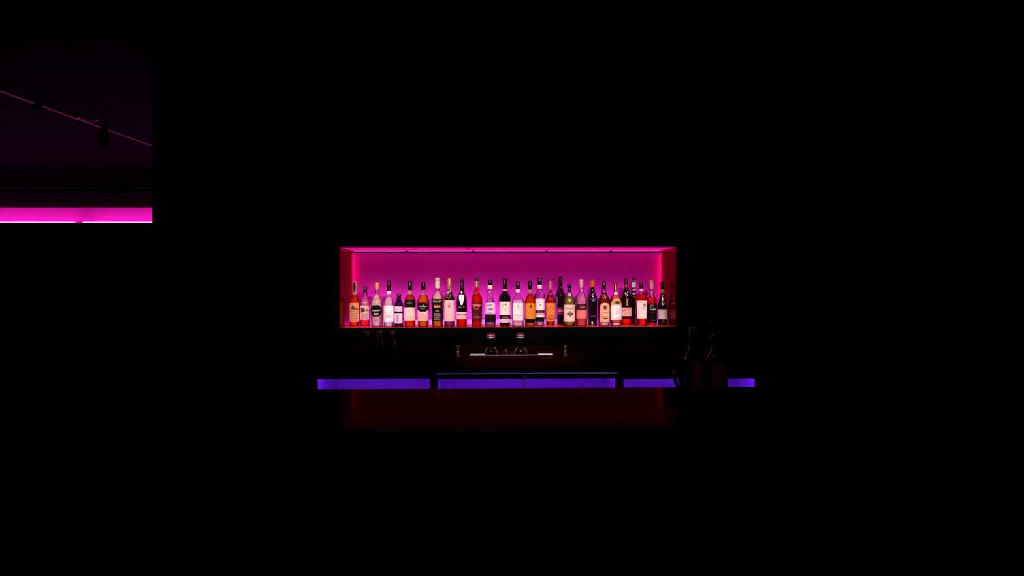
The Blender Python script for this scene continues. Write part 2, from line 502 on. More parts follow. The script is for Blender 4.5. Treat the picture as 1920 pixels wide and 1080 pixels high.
class Bottle:
    def __init__(self, px, base, Y, top, label, exp=2.0, z0=None, cat='bottle', group='bottles on the lit niche shelf',
                 crop=515.0, scale=S, n=36):
        self.Y, self.exp, self.n = Y, exp, n
        self.z0 = ZS if z0 is None else z0
        self.base, self.crop, self.sc = base, crop, scale
        pt = atY(px, crop + top / scale, Y)
        self.k = (pt.z - self.z0) / (base - top)           # metres per crop pixel, upwards
        self.kr = Y / F / scale                            # metres per crop pixel, sideways
        self.root = thing('bottle', label, cat, (pt.x, Y, self.z0), group)
        self.prof = None

    def z(self, y):
        return max(0.0, (self.base - y) * self.k)

    def body(self, pts, mat, name='glass', soft=True):
        pf = [(hw_ * self.kr, self.z(y)) for y, hw_ in pts]
        pf = smooth_prof(pf) if soft else pf
        # rounded heel
        r0 = pf[0][0]
        h = min(0.0045, r0 * 0.2)
        self.prof = [(r0 - h, 0.0), (r0 - h * 0.3, h * 0.35), (r0, h)] + [p for p in pf if p[1] > h * 1.05]
        self.glass = MB().lathe(self.prof, self.n, exp=self.exp).build(name, mat, self.root)
        return self

    def fill(self, y, mat, y_lo=None, name='liquid', k=0.93):
        zt_, zb_ = self.z(y), (0.005 if y_lo is None else self.z(y_lo))
        zs = [zb_] + [z for r, z in self.prof if zb_ < z < zt_] + [zt_]
        pf = [(max(lerp_prof(self.prof, z) * k, 0.002), z) for z in zs]
        MB().lathe(pf, self.n, exp=self.exp).build(name, mat, self.root)
        return self

    def ring(self, name, y0, y1, h0, h1, mat, dx=0.0, bev=0.0012, parent=None, label=None):
        """turned piece between crop rows y0 (bottom) and y1 (top)"""
        z0, z1 = self.z(y0), self.z(y1)
        r0, r1 = h0 * self.kr, h1 * self.kr
        b = min(bev, (z1 - z0) * 0.3, r1 * 0.3)
        pf = [(r0 - b * 0.6, z0), (r0, z0 + b), (r1, z1 - b), (r1 - b, z1)]
        o = MB().lathe(pf, 24, cx=dx * self.kr).build(name, mat, parent or self.root)
        if label:
            o['label'] = label
        return o

    def ball(self, name, yc, hr, mat):
        zc, r = self.z(yc), hr * self.kr
        pf = [(max(r * math.sin(a), 0.0004), zc - r * math.cos(a)) for a in [PI * i / 12 for i in range(13)]]
        return MB().lathe(pf, 24).build(name, mat, self.root)

    def surf(self, x, z, off):
        R = lerp_prof(self.prof, z) + off
        u = max(-0.985, min(0.985, x / R))
        e = self.exp
        return (u * R, -R * (1 - abs(u) ** e) ** (1 / e), z)

    def patch(self, mb, x0, x1, y0, y1, off, shape='rect', dx=0.0, nu=14, nv=10):
        """y0 bottom row, y1 top row, x in crop pixels from the axis"""
        xc, xh = (x0 + x1) / 2 * self.kr + dx * self.kr, (x1 - x0) / 2 * self.kr
        z0, z1 = self.z(y0), self.z(y1)
        vs, fs = [], []
        fn = SHAPES[shape]
        if shape != 'rect':
            nv = 16
        for j in range(nv + 1):
            t = j / nv
            w = max(fn(t), 0.02)
            for i in range(nu + 1):
                vs.append(self.surf(xc + xh * w * (2 * i / nu - 1), z0 + (z1 - z0) * t, off))
        for j in range(nv):
            for i in range(nu):
                a = j * (nu + 1) + i
                fs.append((a, a + 1, a + nu + 2, a + nu + 1))
        mb.add(vs, fs, True)

    def label(self, y0, y1, hw, mat, shape='rect', dx=0.0, prints=(), name='label', off=0.0006, text=None):
        mb = MB()
        self.patch(mb, -hw, hw, y0, y1, off, shape, dx)
        lb = mb.build(name, mat, self.root)
        if text:
            lb['label'] = text
        for i, pr in enumerate(prints):
            self.print_(pr, lb, off + 0.0006 + 0.0003 * i)
        return lb

    def print_(self, pr, parent, off):
        kind, mat = pr[0], pr[1]
        mb = MB()
        if kind == 'text':                                  # rows of small, unreadable lettering
            _, _, yc, x0, x1, h = pr
            x = x0
            while x < x1 - h * 0.2:
                w = h * random.uniform(0.22, 0.55)
                q = random.choice((0.55, 0.6, 0.7, 1.0))
                pts = [(x, yc + h / 2), (x + w * random.uniform(0.1, 0.9), yc + h * (0.5 - q)),
                       (x + w, yc + h * random.uniform(-0.1, 0.5))]
                self.ribbon(mb, pts, max(h * 0.17, 3.0), off)
                x += w + h * random.uniform(0.10, 0.28)
            mb.build('lettering', mat, parent)
        elif kind == 'script':                              # flowing pen stroke
            _, _, yc, x0, x1, h = pr
            st = max(h * 0.12, 2.6)
            n = max(5, int((x1 - x0) / (h * 0.42)))
            pts = []
            for i in range(n):                              # loops of uneven height
                hh = h / 2 * random.choice((0.35, 0.45, 0.55, 1.0))
                ww = (x1 - x0) / n
                for k in range(10):
                    a = 2 * PI * k / 10
                    pts.append((x0 + ww * (i + k / 10) - ww * 0.38 * math.sin(a), yc + h * 0.2 - hh * (0.7 - 0.7 * math.cos(a))))
            self.ribbon(mb, pts, st, off)
            mb.build('lettering', mat, parent)
        elif kind == 'lines':                               # small print
            _, _, y0, y1, x0, x1, n = pr
            for i in range(n):
                yc = y0 + (y1 - y0) * (i + 0.5) / n
                h = abs(y1 - y0) / n * 0.22
                q = random.uniform(0.72, 1.0)
                xm = (x0 + x1) / 2
                self.patch(mb, xm + (x0 - xm) * q, xm + (x1 - xm) * q, yc + h, yc - h, off, nu=6, nv=1)
            mb.build('lettering', mat, parent)
        else:                                               # a printed shape
            _, _, y0, y1, x0, x1 = pr
            self.patch(mb, x0, x1, y0, y1, off, kind)
            mb.build('print', mat, parent)

    def ribbon(self, mb, pts, st, off):
        vs, n = [], len(pts)
        for i, (x, y) in enumerate(pts):
            xa, ya = pts[max(i - 1, 0)]
            xb, yb = pts[min(i + 1, n - 1)]
            d = math.hypot(xb - xa, yb - ya) or 1
            ox, oy = -(yb - ya) / d * st / 2, (xb - xa) / d * st / 2
            vs.append(self.surf((x + ox) * self.kr, self.z(y + oy), off))
            vs.append(self.surf((x - ox) * self.kr, self.z(y - oy), off))
        mb.add(vs, [(2 * i, 2 * i + 1, 2 * i + 3, 2 * i + 2) for i in range(n - 1)], True)

    def stroke(self, mb, xa, ya, xb, yb, st, off):
        d = math.hypot(xb - xa, yb - ya) or 1
        ox, oy = -(yb - ya) / d * st / 2, (xb - xa) / d * st / 2
        vs = []
        for x, y in ((xa + ox, ya + oy), (xa - ox, ya - oy), (xb - ox, yb - oy), (xb + ox, yb + oy)):
            vs.append(self.surf(x * self.kr, self.z(y), off))
        mb.add(vs, [(0, 1, 2, 3), (3, 2, 1, 0)][:1], True)

    def band(self, y0, y1, mat, name='label_band', grow=0.0008, label=None):
        """ring of paper or foil that wraps the bottle and follows its outline"""
        z0, z1 = self.z(y0), self.z(y1)
        zs = [z0] + [z for r, z in self.prof if z0 < z < z1] + [z1]
        pf = [(lerp_prof(self.prof, z) + grow, z) for z in zs]
        o = MB().lathe(pf, self.n, exp=self.exp, closed=False).build(name, mat, self.root)
        if label:
            o['label'] = label
        return o

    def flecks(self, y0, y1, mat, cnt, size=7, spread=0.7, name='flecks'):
        """painted highlights on the glass, or specks of torn foil"""
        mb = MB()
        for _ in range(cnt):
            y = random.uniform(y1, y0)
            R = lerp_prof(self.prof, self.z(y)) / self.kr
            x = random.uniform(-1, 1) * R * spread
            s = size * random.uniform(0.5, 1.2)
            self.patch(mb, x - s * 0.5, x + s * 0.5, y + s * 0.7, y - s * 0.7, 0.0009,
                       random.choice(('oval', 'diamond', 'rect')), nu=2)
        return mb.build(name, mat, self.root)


Y0, Y1, Y2, Y3 = 4.215, 4.27, 4.345, 4.43

# 1
b = Bottle(665.3, 985, Y2, 132, 'amber-red bottle at the far left of the shelf, pale foil neck with dark stripe')
b.body([(985, 98), (900, 102), (520, 102), (470, 96), (425, 70), (385, 47), (300, 42), (150, 44)], 'clear_glass')
b.fill(392, 'amber_red')
b.ring('neck_foil', 384, 135, 46, 44, 'cap_pink')
mb = MB(); b.patch(mb, -22, 24, 345, 150, 0.0022, 'oval'); mb.build('neck_stripe', 'cap_brown', b.root)
b.label(905, 545, 92, 'paper_peach', prints=[('tri', 'ink_brown', 665, 575, -62, 30), ('script', 'ink_brown', 660, 0, 78, 70),
        ('text', 'ink_brown', 705, -80, 80, 34), ('lines', 'ink_grey', 745, 885, -72, 72, 7)])
# 2
b = Bottle(684.7, 985, Y2, 235, 'small clear bottle with dark stopper and pale label, second from the left end')
b.body([(985, 92), (900, 94), (560, 94), (520, 86), (470, 62), (430, 44), (350, 40)], 'clear_glass')
b.fill(480, 'pink_drink', 868, 'upper_liquid')
b.fill(868, 'ruby_drink')
b.ring('stopper', 352, 237, 38, 40, 'cap_brown')
b.ring('collar', 415, 352, 46, 46, 'clear_glass')
b.label(866, 600, 84, 'paper_cream', prints=[('rect', 'ink_brown', 725, 640, -70, 10), ('script', 'ink_brown', 690, 10, 78, 56),
        ('lines', 'ink_grey', 750, 855, -70, 70, 5)])
# 3
b = Bottle(707, 1000, Y1, 158, 'clear speckled bottle with amber stopper and black hexagonal emblem, near the left end')
b.body([(1000, 116), (900, 122), (580, 122), (520, 112), (460, 86), (400, 56), (370, 42), (288, 38)], 'clear_glass')
b.fill(400, 'speckled_drink')
b.ring('stopper', 290, 158, 36, 41, 'cap_cork')
b.flecks(540, 300, 'ink_white', 26, 9)
b.label(806, 590, 106, 'paper_black', 'hex', prints=[('script', 'ink_white', 690, -72, 76, 56), ('lines', 'ink_white', 740, 780, -52, 52, 2)])
b.print_(('text', 'ink_olive', 880, -62, 58, 26), b.root, 0.0012)
# 4
b = Bottle(729.3, 1010, Y0, 106, 'clear bottle with tall brown cap and plain white label, left of the small black bottle')
b.body([(1010, 100), (900, 103), (560, 102), (510, 92), (455, 68), (410, 46), (375, 40), (310, 40)], 'clear_glass')
b.fill(440, 'clear_bright')
b.ring('cap', 314, 108, 40, 42, 'cap_brown')
b.ring('collar', 378, 314, 47, 44, 'paper_white')
b.label(912, 598, 100, 'paper_white', prints=[('text', 'ink_black', 738, -82, -22, 26), ('text', 'ink_black', 738, 4, 60, 26), ('lines', 'ink_lilac', 775, 835, -70, 62, 3)])
# 5
b = Bottle(748, 1010, Y0, 376, 'shortest bottle, small and black with a pink-white label, near the left')
b.body([(1010, 88), (900, 90), (620, 90), (570, 84), (520, 62), (470, 42), (440, 40)], 'violet_glass')
b.ring('cap', 458, 378, 42, 43, 'cap_black')
b.label(940, 622, 76, 'paper_lilac', prints=[('rect', 'ink_black', 758, 712, -78, 78), ('text', 'ink_black', 670, -64, 6, 46), ('script', 'ink_lilac', 668, 20, 70, 44),
        ('lines', 'ink_black', 775, 920, -40, 14, 7)])
# 6
b = Bottle(768.6, 1010, Y0, 126, 'amber bottle with black cap, black shoulder label and cream front label')
b.body([(1010, 106), (900, 110), (540, 110), (470, 100), (420, 74), (385, 50), (300, 46)], 'clear_glass')
b.fill(400, 'amber_red')
b.ring('cap', 305, 128, 45, 45, 'cap_black')
b.ring('collar', 378, 308, 54, 52, 'clear_collar')
b.label(634, 480, 106, 'paper_black', name='shoulder_label', prints=[('lines', 'ink_grey', 540, 560, -60, 60, 1)])
b.label(884, 634, 106, 'paper_cream', prints=[('text', 'ink_brown', 690, -30, 30, 34), ('tri', 'ink_pink', 710, 745, -14, 14), ('lines', 'ink_pink', 800, 870, -70, 70, 3)])
# 7
b = Bottle(793.7, 1010, Y0, 148, 'wide amber-orange bottle with black octagonal emblem above a cream label')
b.body([(1010, 104), (900, 112), (560, 120), (480, 112), (425, 84), (385, 54), (300, 46)], 'clear_glass')
b.fill(400, 'amber_orange')
b.ring('cap', 300, 150, 46, 45, 'cap_black')
b.ring('collar', 340, 305, 54, 54, 'clear_collar')
b.ring('collar', 385, 352, 58, 56, 'clear_collar')
b.label(892, 690, 108, 'paper_cream', prints=[('tri', 'ink_red', 775, 750, -20, 20), ('lines', 'ink_pink', 790, 880, -70, 70, 5)])
b.label(716, 540, 104, 'paper_black', 'octo', off=0.0016, name='emblem', prints=[('script', 'ink_white', 615, -66, 70, 46), ('lines', 'ink_grey', 650, 668, -60, 60, 1)])
# 8
b = Bottle(820.3, 1015, Y0, 60, 'milky pink bottle with tall cream cap and large black label')
b.body([(1015, 108), (900, 112), (620, 122), (500, 126), (440, 116), (390, 84), (340, 48), (290, 40), (240, 40)], 'clear_glass')
b.fill(330, 'milky_pink', 905, 'upper_liquid')
b.fill(905, 'amber_orange')
b.ring('cap', 268, 115, 49, 44, 'cap_cream')
b.ring('cap_top', 112, 62, 45, 45, 'cap_cream')
b.label(905, 475, 104, 'paper_black', prints=[('script', 'ink_gold', 530, -70, 70, 60), ('rect', 'ink_gold', 635, 595, -62, 62), ('oval', 'ink_red', 620, 590, -46, 50),
        ('script', 'ink_grey', 710, -24, 34, 60), ('lines', 'ink_grey', 750, 890, -76, 76, 4)])
# 9
b = Bottle(842.5, 1020, Y0, 60, 'dark bottle with rough gold foil neck and wide silvery pink label')
b.body([(1020, 98), (900, 102), (520, 102), (460, 98), (420, 78), (360, 56), (280, 42), (80, 38)], 'clear_glass')
b.fill(240, 'brown_glass', 912, 'dark_liquid', 0.97)
b.fill(910, 'plum_drink', None, 'liquid', 0.95)
b.ring('neck_foil', 280, 62, 42, 40, 'foil_gold')
b.flecks(460, 285, 'ink_white', 34, 10)
b.label(910, 505, 100, 'paper_pink', prints=[('arch', 'ink_pink', 660, 530, -30, 36), ('oval', 'ink_grey', 650, 590, -26, 32), ('lines', 'ink_pink', 680, 890, -60, 60, 8)])
# 10
b = Bottle(865.8, 1015, Y0, 62, 'black bottle with white crest on its shoulder and red liquid showing at the base')
b.body([(1015, 100), (900, 104), (650, 106), (520, 102), (430, 90), (380, 68), (330, 46), (260, 40), (80, 40)], 'clear_glass')
b.fill(240, 'black_glass', 868, 'dark_liquid', 0.97)
b.fill(866, 'red_drink', None, 'liquid', 0.95)
b.ring('capsule', 262, 150, 40, 38, 'cap_olive')
b.ring('capsule_top', 150, 65, 40, 40, 'foil_dark')
b.label(590, 395, 50, 'paper_white', 'shield', name='crest', prints=[('lines', 'ink_pink', 420, 560, -8, 8, 3)])
b.label(388, 310, 20, 'paper_white', 'diamond', name='crest_tip')
b.print_(('script', 'ink_gold', 640, -68, 0, 40), b.root, 0.0012)
b.print_(('oval', 'ink_orange', 640, 612, 34, 56), b.root, 0.0012)
b.label(868, 724, 108, 'paper_pink', prints=[('rect', 'ink_brown', 796, 776, -84, 100), ('text', 'ink_brown', 832, -30, 30, 20)])
# 11
b = Bottle(893.8, 1020, Y0, 52, 'red-orange bottle with speckled gold neck and dark heart label')
b.body([(1020, 100), (900, 104), (560, 112), (480, 110), (430, 94), (380, 62), (320, 44), (200, 36), (80, 36)], 'clear_glass')
b.fill(260, 'red_drink')
b.ring('cap', 126, 55, 37, 38, 'foil_dark')
b.band(240, 128, 'foil_gold', 'neck_foil', 0.0012)
b.flecks(370, 128, 'ink_gold', 26, 9)
b.label(915, 540, 102, 'paper_maroon', prints=[('shield', 'ink_red', 690, 575, -72, 72), ('script', 'ink_pink', 605, -88, 88, 62), ('rect', 'ink_red', 850, 818, -70, 70), ('oval', 'ink_black', 665, 630, -30, 30)])
# 12
b = Bottle(919, 1020, Y0, 103, 'bottle with long clear neck, white neck band and lower half black')
b.body([(1020, 106), (900, 110), (600, 111), (555, 106), (530, 84), (480, 58), (400, 44), (280, 42), (205, 42)], 'clear_glass')
b.fill(545, 'violet_drink')
b.ring('cap', 210, 105, 44, 43, 'cap_black')
b.ring('neck_band', 284, 212, 49, 48, 'paper_white')
b.flecks(520, 300, 'ink_white', 22, 10)
b.label(780, 552, 104, 'paper_lilac', prints=[('script', 'ink_black', 600, -60, 40, 60), ('script', 'ink_black', 680, -30, 50, 70), ('script', 'ink_grey', 735, -30, 30, 40), ('lines', 'ink_grey', 755, 780, -88, 88, 1)])
b.band(936, 780, 'paper_black', 'black_band')
b.band(1012, 965, 'paper_plum', 'dark_base')
# 13
b = Bottle(946.5, 1015, Y0, 72, 'round-shouldered black bottle with square cream label in the middle of the shelf')
b.body([(1015, 100), (940, 108), (700, 114), (520, 122), (450, 120), (395, 94), (350, 62), (320, 46), (280, 42)], 'black_glass')
b.ring('capsule', 282, 75, 42, 43, 'cap_black')
b.ring('neck_ring', 322, 286, 46, 44, 'cap_pink')
b.label(790, 530, 108, 'paper_cream', prints=[('oval', 'ink_black', 605, 565, -2, 26), ('script', 'ink_grey', 600, -60, -14, 40), ('lines', 'ink_pink', 650, 730, -22, 30, 4)])
b.label(936, 868, 106, 'paper_lilac', name='base_label', prints=[('lines', 'ink_plum' if False else 'ink_lilac', 880, 930, -90, 90, 2)])
b.print_(('lines', 'ink_grey', 815, 855, -70, 76, 2), b.root, 0.0012)
# 14
b = Bottle(971, 1010, Y0, 136, 'clear bottle with black cap and large plain white label, right of the middle black bottle', exp=3.0)
b.body([(1010, 112), (900, 116), (560, 118), (490, 112), (440, 84), (390, 52), (345, 42), (280, 40)], 'clear_glass')
b.fill(500, 'clear_bright', 915, 'upper_liquid')
b.fill(912, 'clear_bright')
b.ring('cap', 288, 138, 41, 41, 'cap_black')
b.ring('collar', 346, 288, 47, 45, 'paper_white')
b.label(885, 553, 104, 'paper_white', prints=[('rect', 'ink_grey', 640, 585, -8, 10), ('text', 'ink_lilac', 672, -56, 66, 22), ('rect', 'ink_grey', 794, 784, -70, 90), ('lines', 'ink_pink', 815, 840, -40, 40, 1)])
b.band(912, 888, 'paper_salmon', 'red_line')
# 15
b = Bottle(993.8, 1010, Y0, 126, 'red-orange bottle with black cap and plain orange label')
b.body([(1010, 102), (900, 105), (580, 106), (500, 102), (440, 78), (390, 50), (355, 42), (290, 41)], 'clear_glass')
b.fill(372, 'amber_red', 940, 'upper_liquid')
b.fill(940, 'amber_orange')
b.ring('cap', 296, 128, 41, 41, 'cap_black')
b.ring('collar', 358, 298, 44, 42, 'clear_collar')
b.label(862, 558, 100, 'paper_orange', prints=[('oval', 'ink_brown', 650, 585, -8, 26), ('lines', 'ink_orange', 670, 780, -40, 60, 5)])
b.label(940, 862, 100, 'paper_black', name='lower_label')
# 16
b = Bottle(1012, 1000, Y1, 60, 'clear broad-shouldered bottle with white and dark red striped label, black cap')
b.body([(1000, 86), (900, 88), (480, 90), (450, 112), (410, 122), (370, 92), (320, 56), (280, 42), (205, 40)], 'clear_glass', soft=False)
b.fill(470, 'clear_bright')
b.ring('cap', 200, 62, 42, 41, 'cap_black')
b.print_(('oval', 'ink_white', 110, 85, -10, 12), b.root, 0.0022)
b.ring('collar', 274, 203, 46, 44, 'paper_white')
b.label(920, 475, 86, 'paper_white', prints=[('rect', 'paper_maroon', 762, 690, -88, 88), ('rect', 'paper_black', 920, 832, -88, 88), ('rect', 'ink_lilac', 792, 770, -84, 84),
        ('lines', 'ink_grey', 530, 552, -48, 16, 1), ('tri', 'ink_black', 600, 565, -12, 22)])
b.print_(('text', 'ink_pink', 722, -40, 52, 34), b.root, 0.0022)
# 17
b = Bottle(1032, 985, Y2, 122, 'amber bottle with slim gold cap and orange-tan label tapering to its foot')
b.body([(985, 84), (900, 94), (700, 104), (520, 102), (450, 88), (395, 60), (350, 42), (300, 32)], 'clear_glass')
b.fill(400, 'amber_brown')
b.ring('cap', 300, 125, 31, 25, 'foil_gold')
b.ring('collar', 350, 306, 40, 38, 'ruby_drink')
b.label(908, 555, 96, 'paper_amber', 'trap', prints=[('tri', 'ink_brown', 630, 590, -24, 24), ('text', 'ink_brown', 662, -60, 66, 28), ('oval', 'ink_orange', 745, 700, -28, 28), ('lines', 'ink_brown', 775, 890, -60, 60, 4)])
# 18
b = Bottle(1050.7, 985, Y3, 28, 'tallest bottle, all black with flared shoulder, standing behind the green one')
b.body([(985, 72), (800, 72), (560, 82), (470, 100), (410, 108), (350, 84), (290, 50), (230, 36)], 'black_glass')
b.ring('capsule', 230, 30, 38, 37, 'cap_brown')
b.ring('neck_ring', 275, 236, 34, 38, 'foil_dark')
b.label(790, 650, 74, 'paper_plum', prints=[('lines', 'ink_pink', 690, 730, -50, 50, 2)])
# 19
b = Bottle(1067.3, 1005, Y0, 180, 'green-tinted bottle with black stopper and pale pink diamond label')
b.body([(1005, 112), (900, 116), (600, 120), (530, 118), (470, 92), (400, 60), (350, 42), (280, 38)], 'clear_glass')
b.fill(400, 'olive_drink')
b.ring('stopper', 270, 182, 40, 43, 'cap_black')
b.ring('stopper_ring', 345, 282, 38, 42, 'cap_black')
b.flecks(420, 360, 'ink_white', 14, 16)
b.flecks(540, 470, 'ink_white', 8, 18, 0.25)
b.label(915, 588, 108, 'paper_cream', prints=[('script', 'ink_brown', 660, -94, 100, 52), ('diamond', 'ink_grey', 830, 700, -66, 72), ('rect', 'ink_brown', 782, 764, -58, 66)])
# 20
b = Bottle(1089.6, 1005, Y0, 90, 'clear pink bottle with disc-topped stopper and salmon label')
b.body([(1005, 118), (900, 122), (560, 122), (480, 120), (420, 100), (370, 70), (335, 44), (240, 40)], 'clear_glass')
b.fill(430, 'pink_drink', 860, 'upper_liquid')
b.fill(860, 'salmon_drink')
b.ring('stopper', 242, 140, 38, 42, 'cap_pink')
b.ring('stopper_disc', 138, 92, 24, 46, 'cap_cream')
b.flecks(430, 245, 'ink_white', 24, 11)
b.label(690, 570, 96, 'paper_maroon', name='upper_label', prints=[('script', 'ink_pink', 635, -40, 70, 36)])
b.label(856, 690, 104, 'paper_salmon', prints=[('lines', 'ink_pink', 730, 840, -60, 60, 4)])
# 21
b = Bottle(1111, 985, Y2, 94, 'black bottle with bright orange cap')
b.body([(985, 92), (900, 95), (520, 97), (430, 92), (380, 66), (310, 46), (245, 40)], 'black_glass')
b.ring('cap', 248, 122, 41, 40, 'cap_orange')
b.ring('cap_top', 122, 96, 46, 46, 'cap_orange')
b.ring('collar', 300, 250, 42, 40, 'cap_pink')
b.flecks(430, 330, 'ink_white', 7, 14, 0.3)
b.print_(('text', 'ink_blue', 475, -44, 46, 32), b.root, 0.0012)
b.print_(('rect', 'ink_blue', 520, 498, -22, 24), b.root, 0.0012)
b.print_(('text', 'ink_grey', 812, -50, 54, 20), b.root, 0.0012)
b.print_(('diamond', 'ink_white', 970, 910, -42, -6), b.root, 0.0012)
# 22
b = Bottle(1132.3, 1010, Y0, 130, 'dark brown bottle with arched tan label, right of the orange-capped bottle')
b.body([(1010, 114), (900, 118), (560, 119), (490, 114), (430, 88), (380, 58), (330, 44), (285, 40)], 'smoky_glass')
b.fill(330, 'brown_drink', 948, 'liquid')
b.fill(950, 'base_glow', None, 'thick_base')
b.ring('cap', 286, 132, 39, 40, 'cap_black')
b.flecks(470, 320, 'ink_white', 14, 11)
b.label(932, 556, 98, 'paper_tan', 'arch', prints=[('oval', 'ink_brown', 690, 600, -32, 36), ('script', 'ink_brown', 745, -62, 66, 44), ('script', 'ink_black', 830, -54, 54, 40), ('rect', 'ink_black', 872, 850, -30, 54)])
# 23
b = Bottle(1154.2, 1005, Y0, 146, 'bottle with green leaf oval above a white label and a glowing clear foot')
b.body([(1005, 110), (900, 114), (560, 114), (490, 112), (430, 92), (390, 62), (350, 42), (320, 40)], 'clear_glass')
b.fill(400, 'salmon_drink', 890, 'upper_liquid')
b.fill(945, 'salmon_drink', 892)
b.fill(940, 'base_glow', None, 'thick_base')
b.ring('cap', 332, 148, 40, 40, 'cap_red')
mb = MB(); b.patch(mb, -16, 12, 320, 200, 0.0022, 'oval'); mb.build('cap_print', 'foil_gold', b.root)
b.ring('neck_band', 390, 338, 42, 40, 'paper_white')
b.label(605, 470, 106, 'paper_peach', 'dome', name='neck_label', prints=[('oval', 'ink_olive', 578, 510, -62, 76), ('oval', 'ink_black', 566, 524, -4, 44)])
b.label(882, 600, 108, 'paper_white', prints=[('text', 'ink_black', 662, -30, 66, 24), ('lines', 'ink_pink', 690, 780, -20, 66, 4), ('lines', 'ink_pink', 840, 868, -10, 80, 1)])
# 24
b = Bottle(1173.8, 985, Y2, 66, 'slender black wine bottle with red medallion on its neck and red liquid at its foot')
b.body([(985, 98), (800, 101), (500, 102), (430, 98), (350, 66), (280, 48), (190, 40), (80, 40)], 'clear_glass')
b.fill(230, 'black_glass', 862, 'dark_liquid', 0.97)
b.fill(860, 'red_drink', None, 'liquid', 0.95)
b.ring('capsule', 192, 68, 41, 40, 'cap_olive')
b.band(255, 192, 'cap_red', 'medallion', 0.0012)
b.flecks(410, 330, 'ink_white', 9, 13, 0.5)
b.print_(('lines', 'ink_gold', 470, 610, -22, 22, 6), b.root, 0.0012)
b.label(810, 645, 100, 'paper_cream', prints=[('lines', 'ink_red', 665, 800, -84, 84, 5), ('rect', 'ink_gold', 668, 656, -90, 90)])
# 25
b = Bottle(1188.2, 985, Y3, 64, 'black bottle with white neck band standing behind the red bottle near the right end')
b.body([(985, 74), (800, 76), (480, 78), (430, 74), (350, 50), (290, 44), (150, 42), (80, 42)], 'black_glass')
b.ring('capsule', 146, 65, 43, 43, 'cap_brown')
b.ring('neck_band', 256, 146, 45, 43, 'paper_white')
b.print_(('text', 'ink_white', 100, -30, 30, 40), b.root, 0.0026)
b.print_(('script', 'ink_white', 300, -28, 34, 50), b.root, 0.0016)
b.print_(('script', 'ink_white', 375, -30, 50, 60), b.root, 0.0016)
# 26
b = Bottle(1202, 1000, Y1, 158, 'bright red bottle with tapered white label, third from the right end', exp=2.6)
b.body([(1000, 118), (900, 119), (500, 118), (440, 112), (390, 72), (350, 42), (320, 34), (275, 34)], 'clear_glass')
b.fill(385, 'red_drink', 862, 'upper_liquid')
b.fill(862, 'ruby_drink')
b.ring('cap', 277, 160, 40, 39, 'cap_brown')
b.ring('collar', 332, 280, 36, 40, 'paper_lilac')
b.label(860, 515, 102, 'paper_white', 'trap', dx=-6, prints=[('oval', 'ink_red', 605, 565, 10, 70), ('script', 'ink_grey', 630, 0, 70, 40), ('lines', 'ink_lilac', 545, 560, -66, 0, 1), ('text', 'ink_grey', 660, -22, 66, 16)])
# 27
b = Bottle(1210.4, 985, Y3, 332, 'dark bottle with round ball stopper, mostly hidden behind the red bottle')
b.body([(985, 70), (800, 72), (560, 72), (500, 60), (450, 34), (415, 26)], 'black_glass')
b.ball('ball_stopper', 374, 40, 'cap_black')
# 28
b = Bottle(1222, 985, Y2, 106, 'red bottle with cream disc-topped cork and black label, second from the right end')
b.body([(985, 98), (900, 102), (560, 102), (490, 92), (440, 62), (400, 44), (290, 38)], 'clear_glass')
b.fill(430, 'red_drink')
b.ring('cork', 288, 150, 36, 41, 'cap_cream')
b.ring('cork_ring', 150, 132, 40, 40, 'cap_cork')
b.ring('cork_disc', 130, 108, 42, 42, 'cap_cream')
b.flecks(480, 300, 'ink_white', 18, 11)
b.label(945, 568, 98, 'paper_black', prints=[('arch', 'ink_grey', 700, 585, -54, 14), ('arch', 'paper_black', 700, 605, -38, 4), ('script', 'ink_white', 685, -30, 50, 50), ('text', 'ink_grey', 750, -40, 60, 16), ('lines', 'ink_grey', 890, 905, -40, 50, 1)])
# 29
b = Bottle(1241.6, 985, Y2, 143, 'wine-shaped black-green bottle with orange neck band at the far right of the shelf')
b.body([(985, 96), (900, 98), (680, 98), (600, 88), (500, 66), (420, 50), (350, 38), (280, 35)], 'black_glass')
b.ring('capsule', 288, 145, 38, 38, 'cap_brown')
b.ring('neck_band', 352, 288, 40, 37, 'cap_cork')
b.flecks(640, 360, 'ink_white', 26, 11, 0.45)
b.label(876, 680, 96, 'paper_white', prints=[('rect', 'ink_pink', 700, 688, -90, 90), ('text', 'ink_brown', 742, 0, 84, 16), ('lines', 'ink_pink', 760, 790, 10, 60, 2)])
b.print_(('lines', 'ink_grey', 895, 930, -46, 40, 3), b.root, 0.0012)

# ------------------------------------------------------------------ back counter
YC = 3.50                                   # front edge of the back counter
ZK = 0.97
ct = thing('back_counter', 'dark red-brown polished worktop below the bottle niche', 'counter',
           (atY(1000, 670, YC).x, YC, ZK - 0.045))
cx0, cx1 = atY(560, 674, YC).x - ct.location.x, atY(1450, 674, YC).x - ct.location.x
MB().bbox(cx0, cx1, 0, YW - YC, 0, 0.045, 0.004).build('worktop', 'counter_lacquer', ct)
struct('trim_6', MB().bbox(cx0 + ct.location.x, cx1 + ct.location.x, YW - 0.012, YW, ZK, ZK + 0.023, 0.003), 'counter_lacquer')

# back bar coolers with violet light inside
YK = 3.525


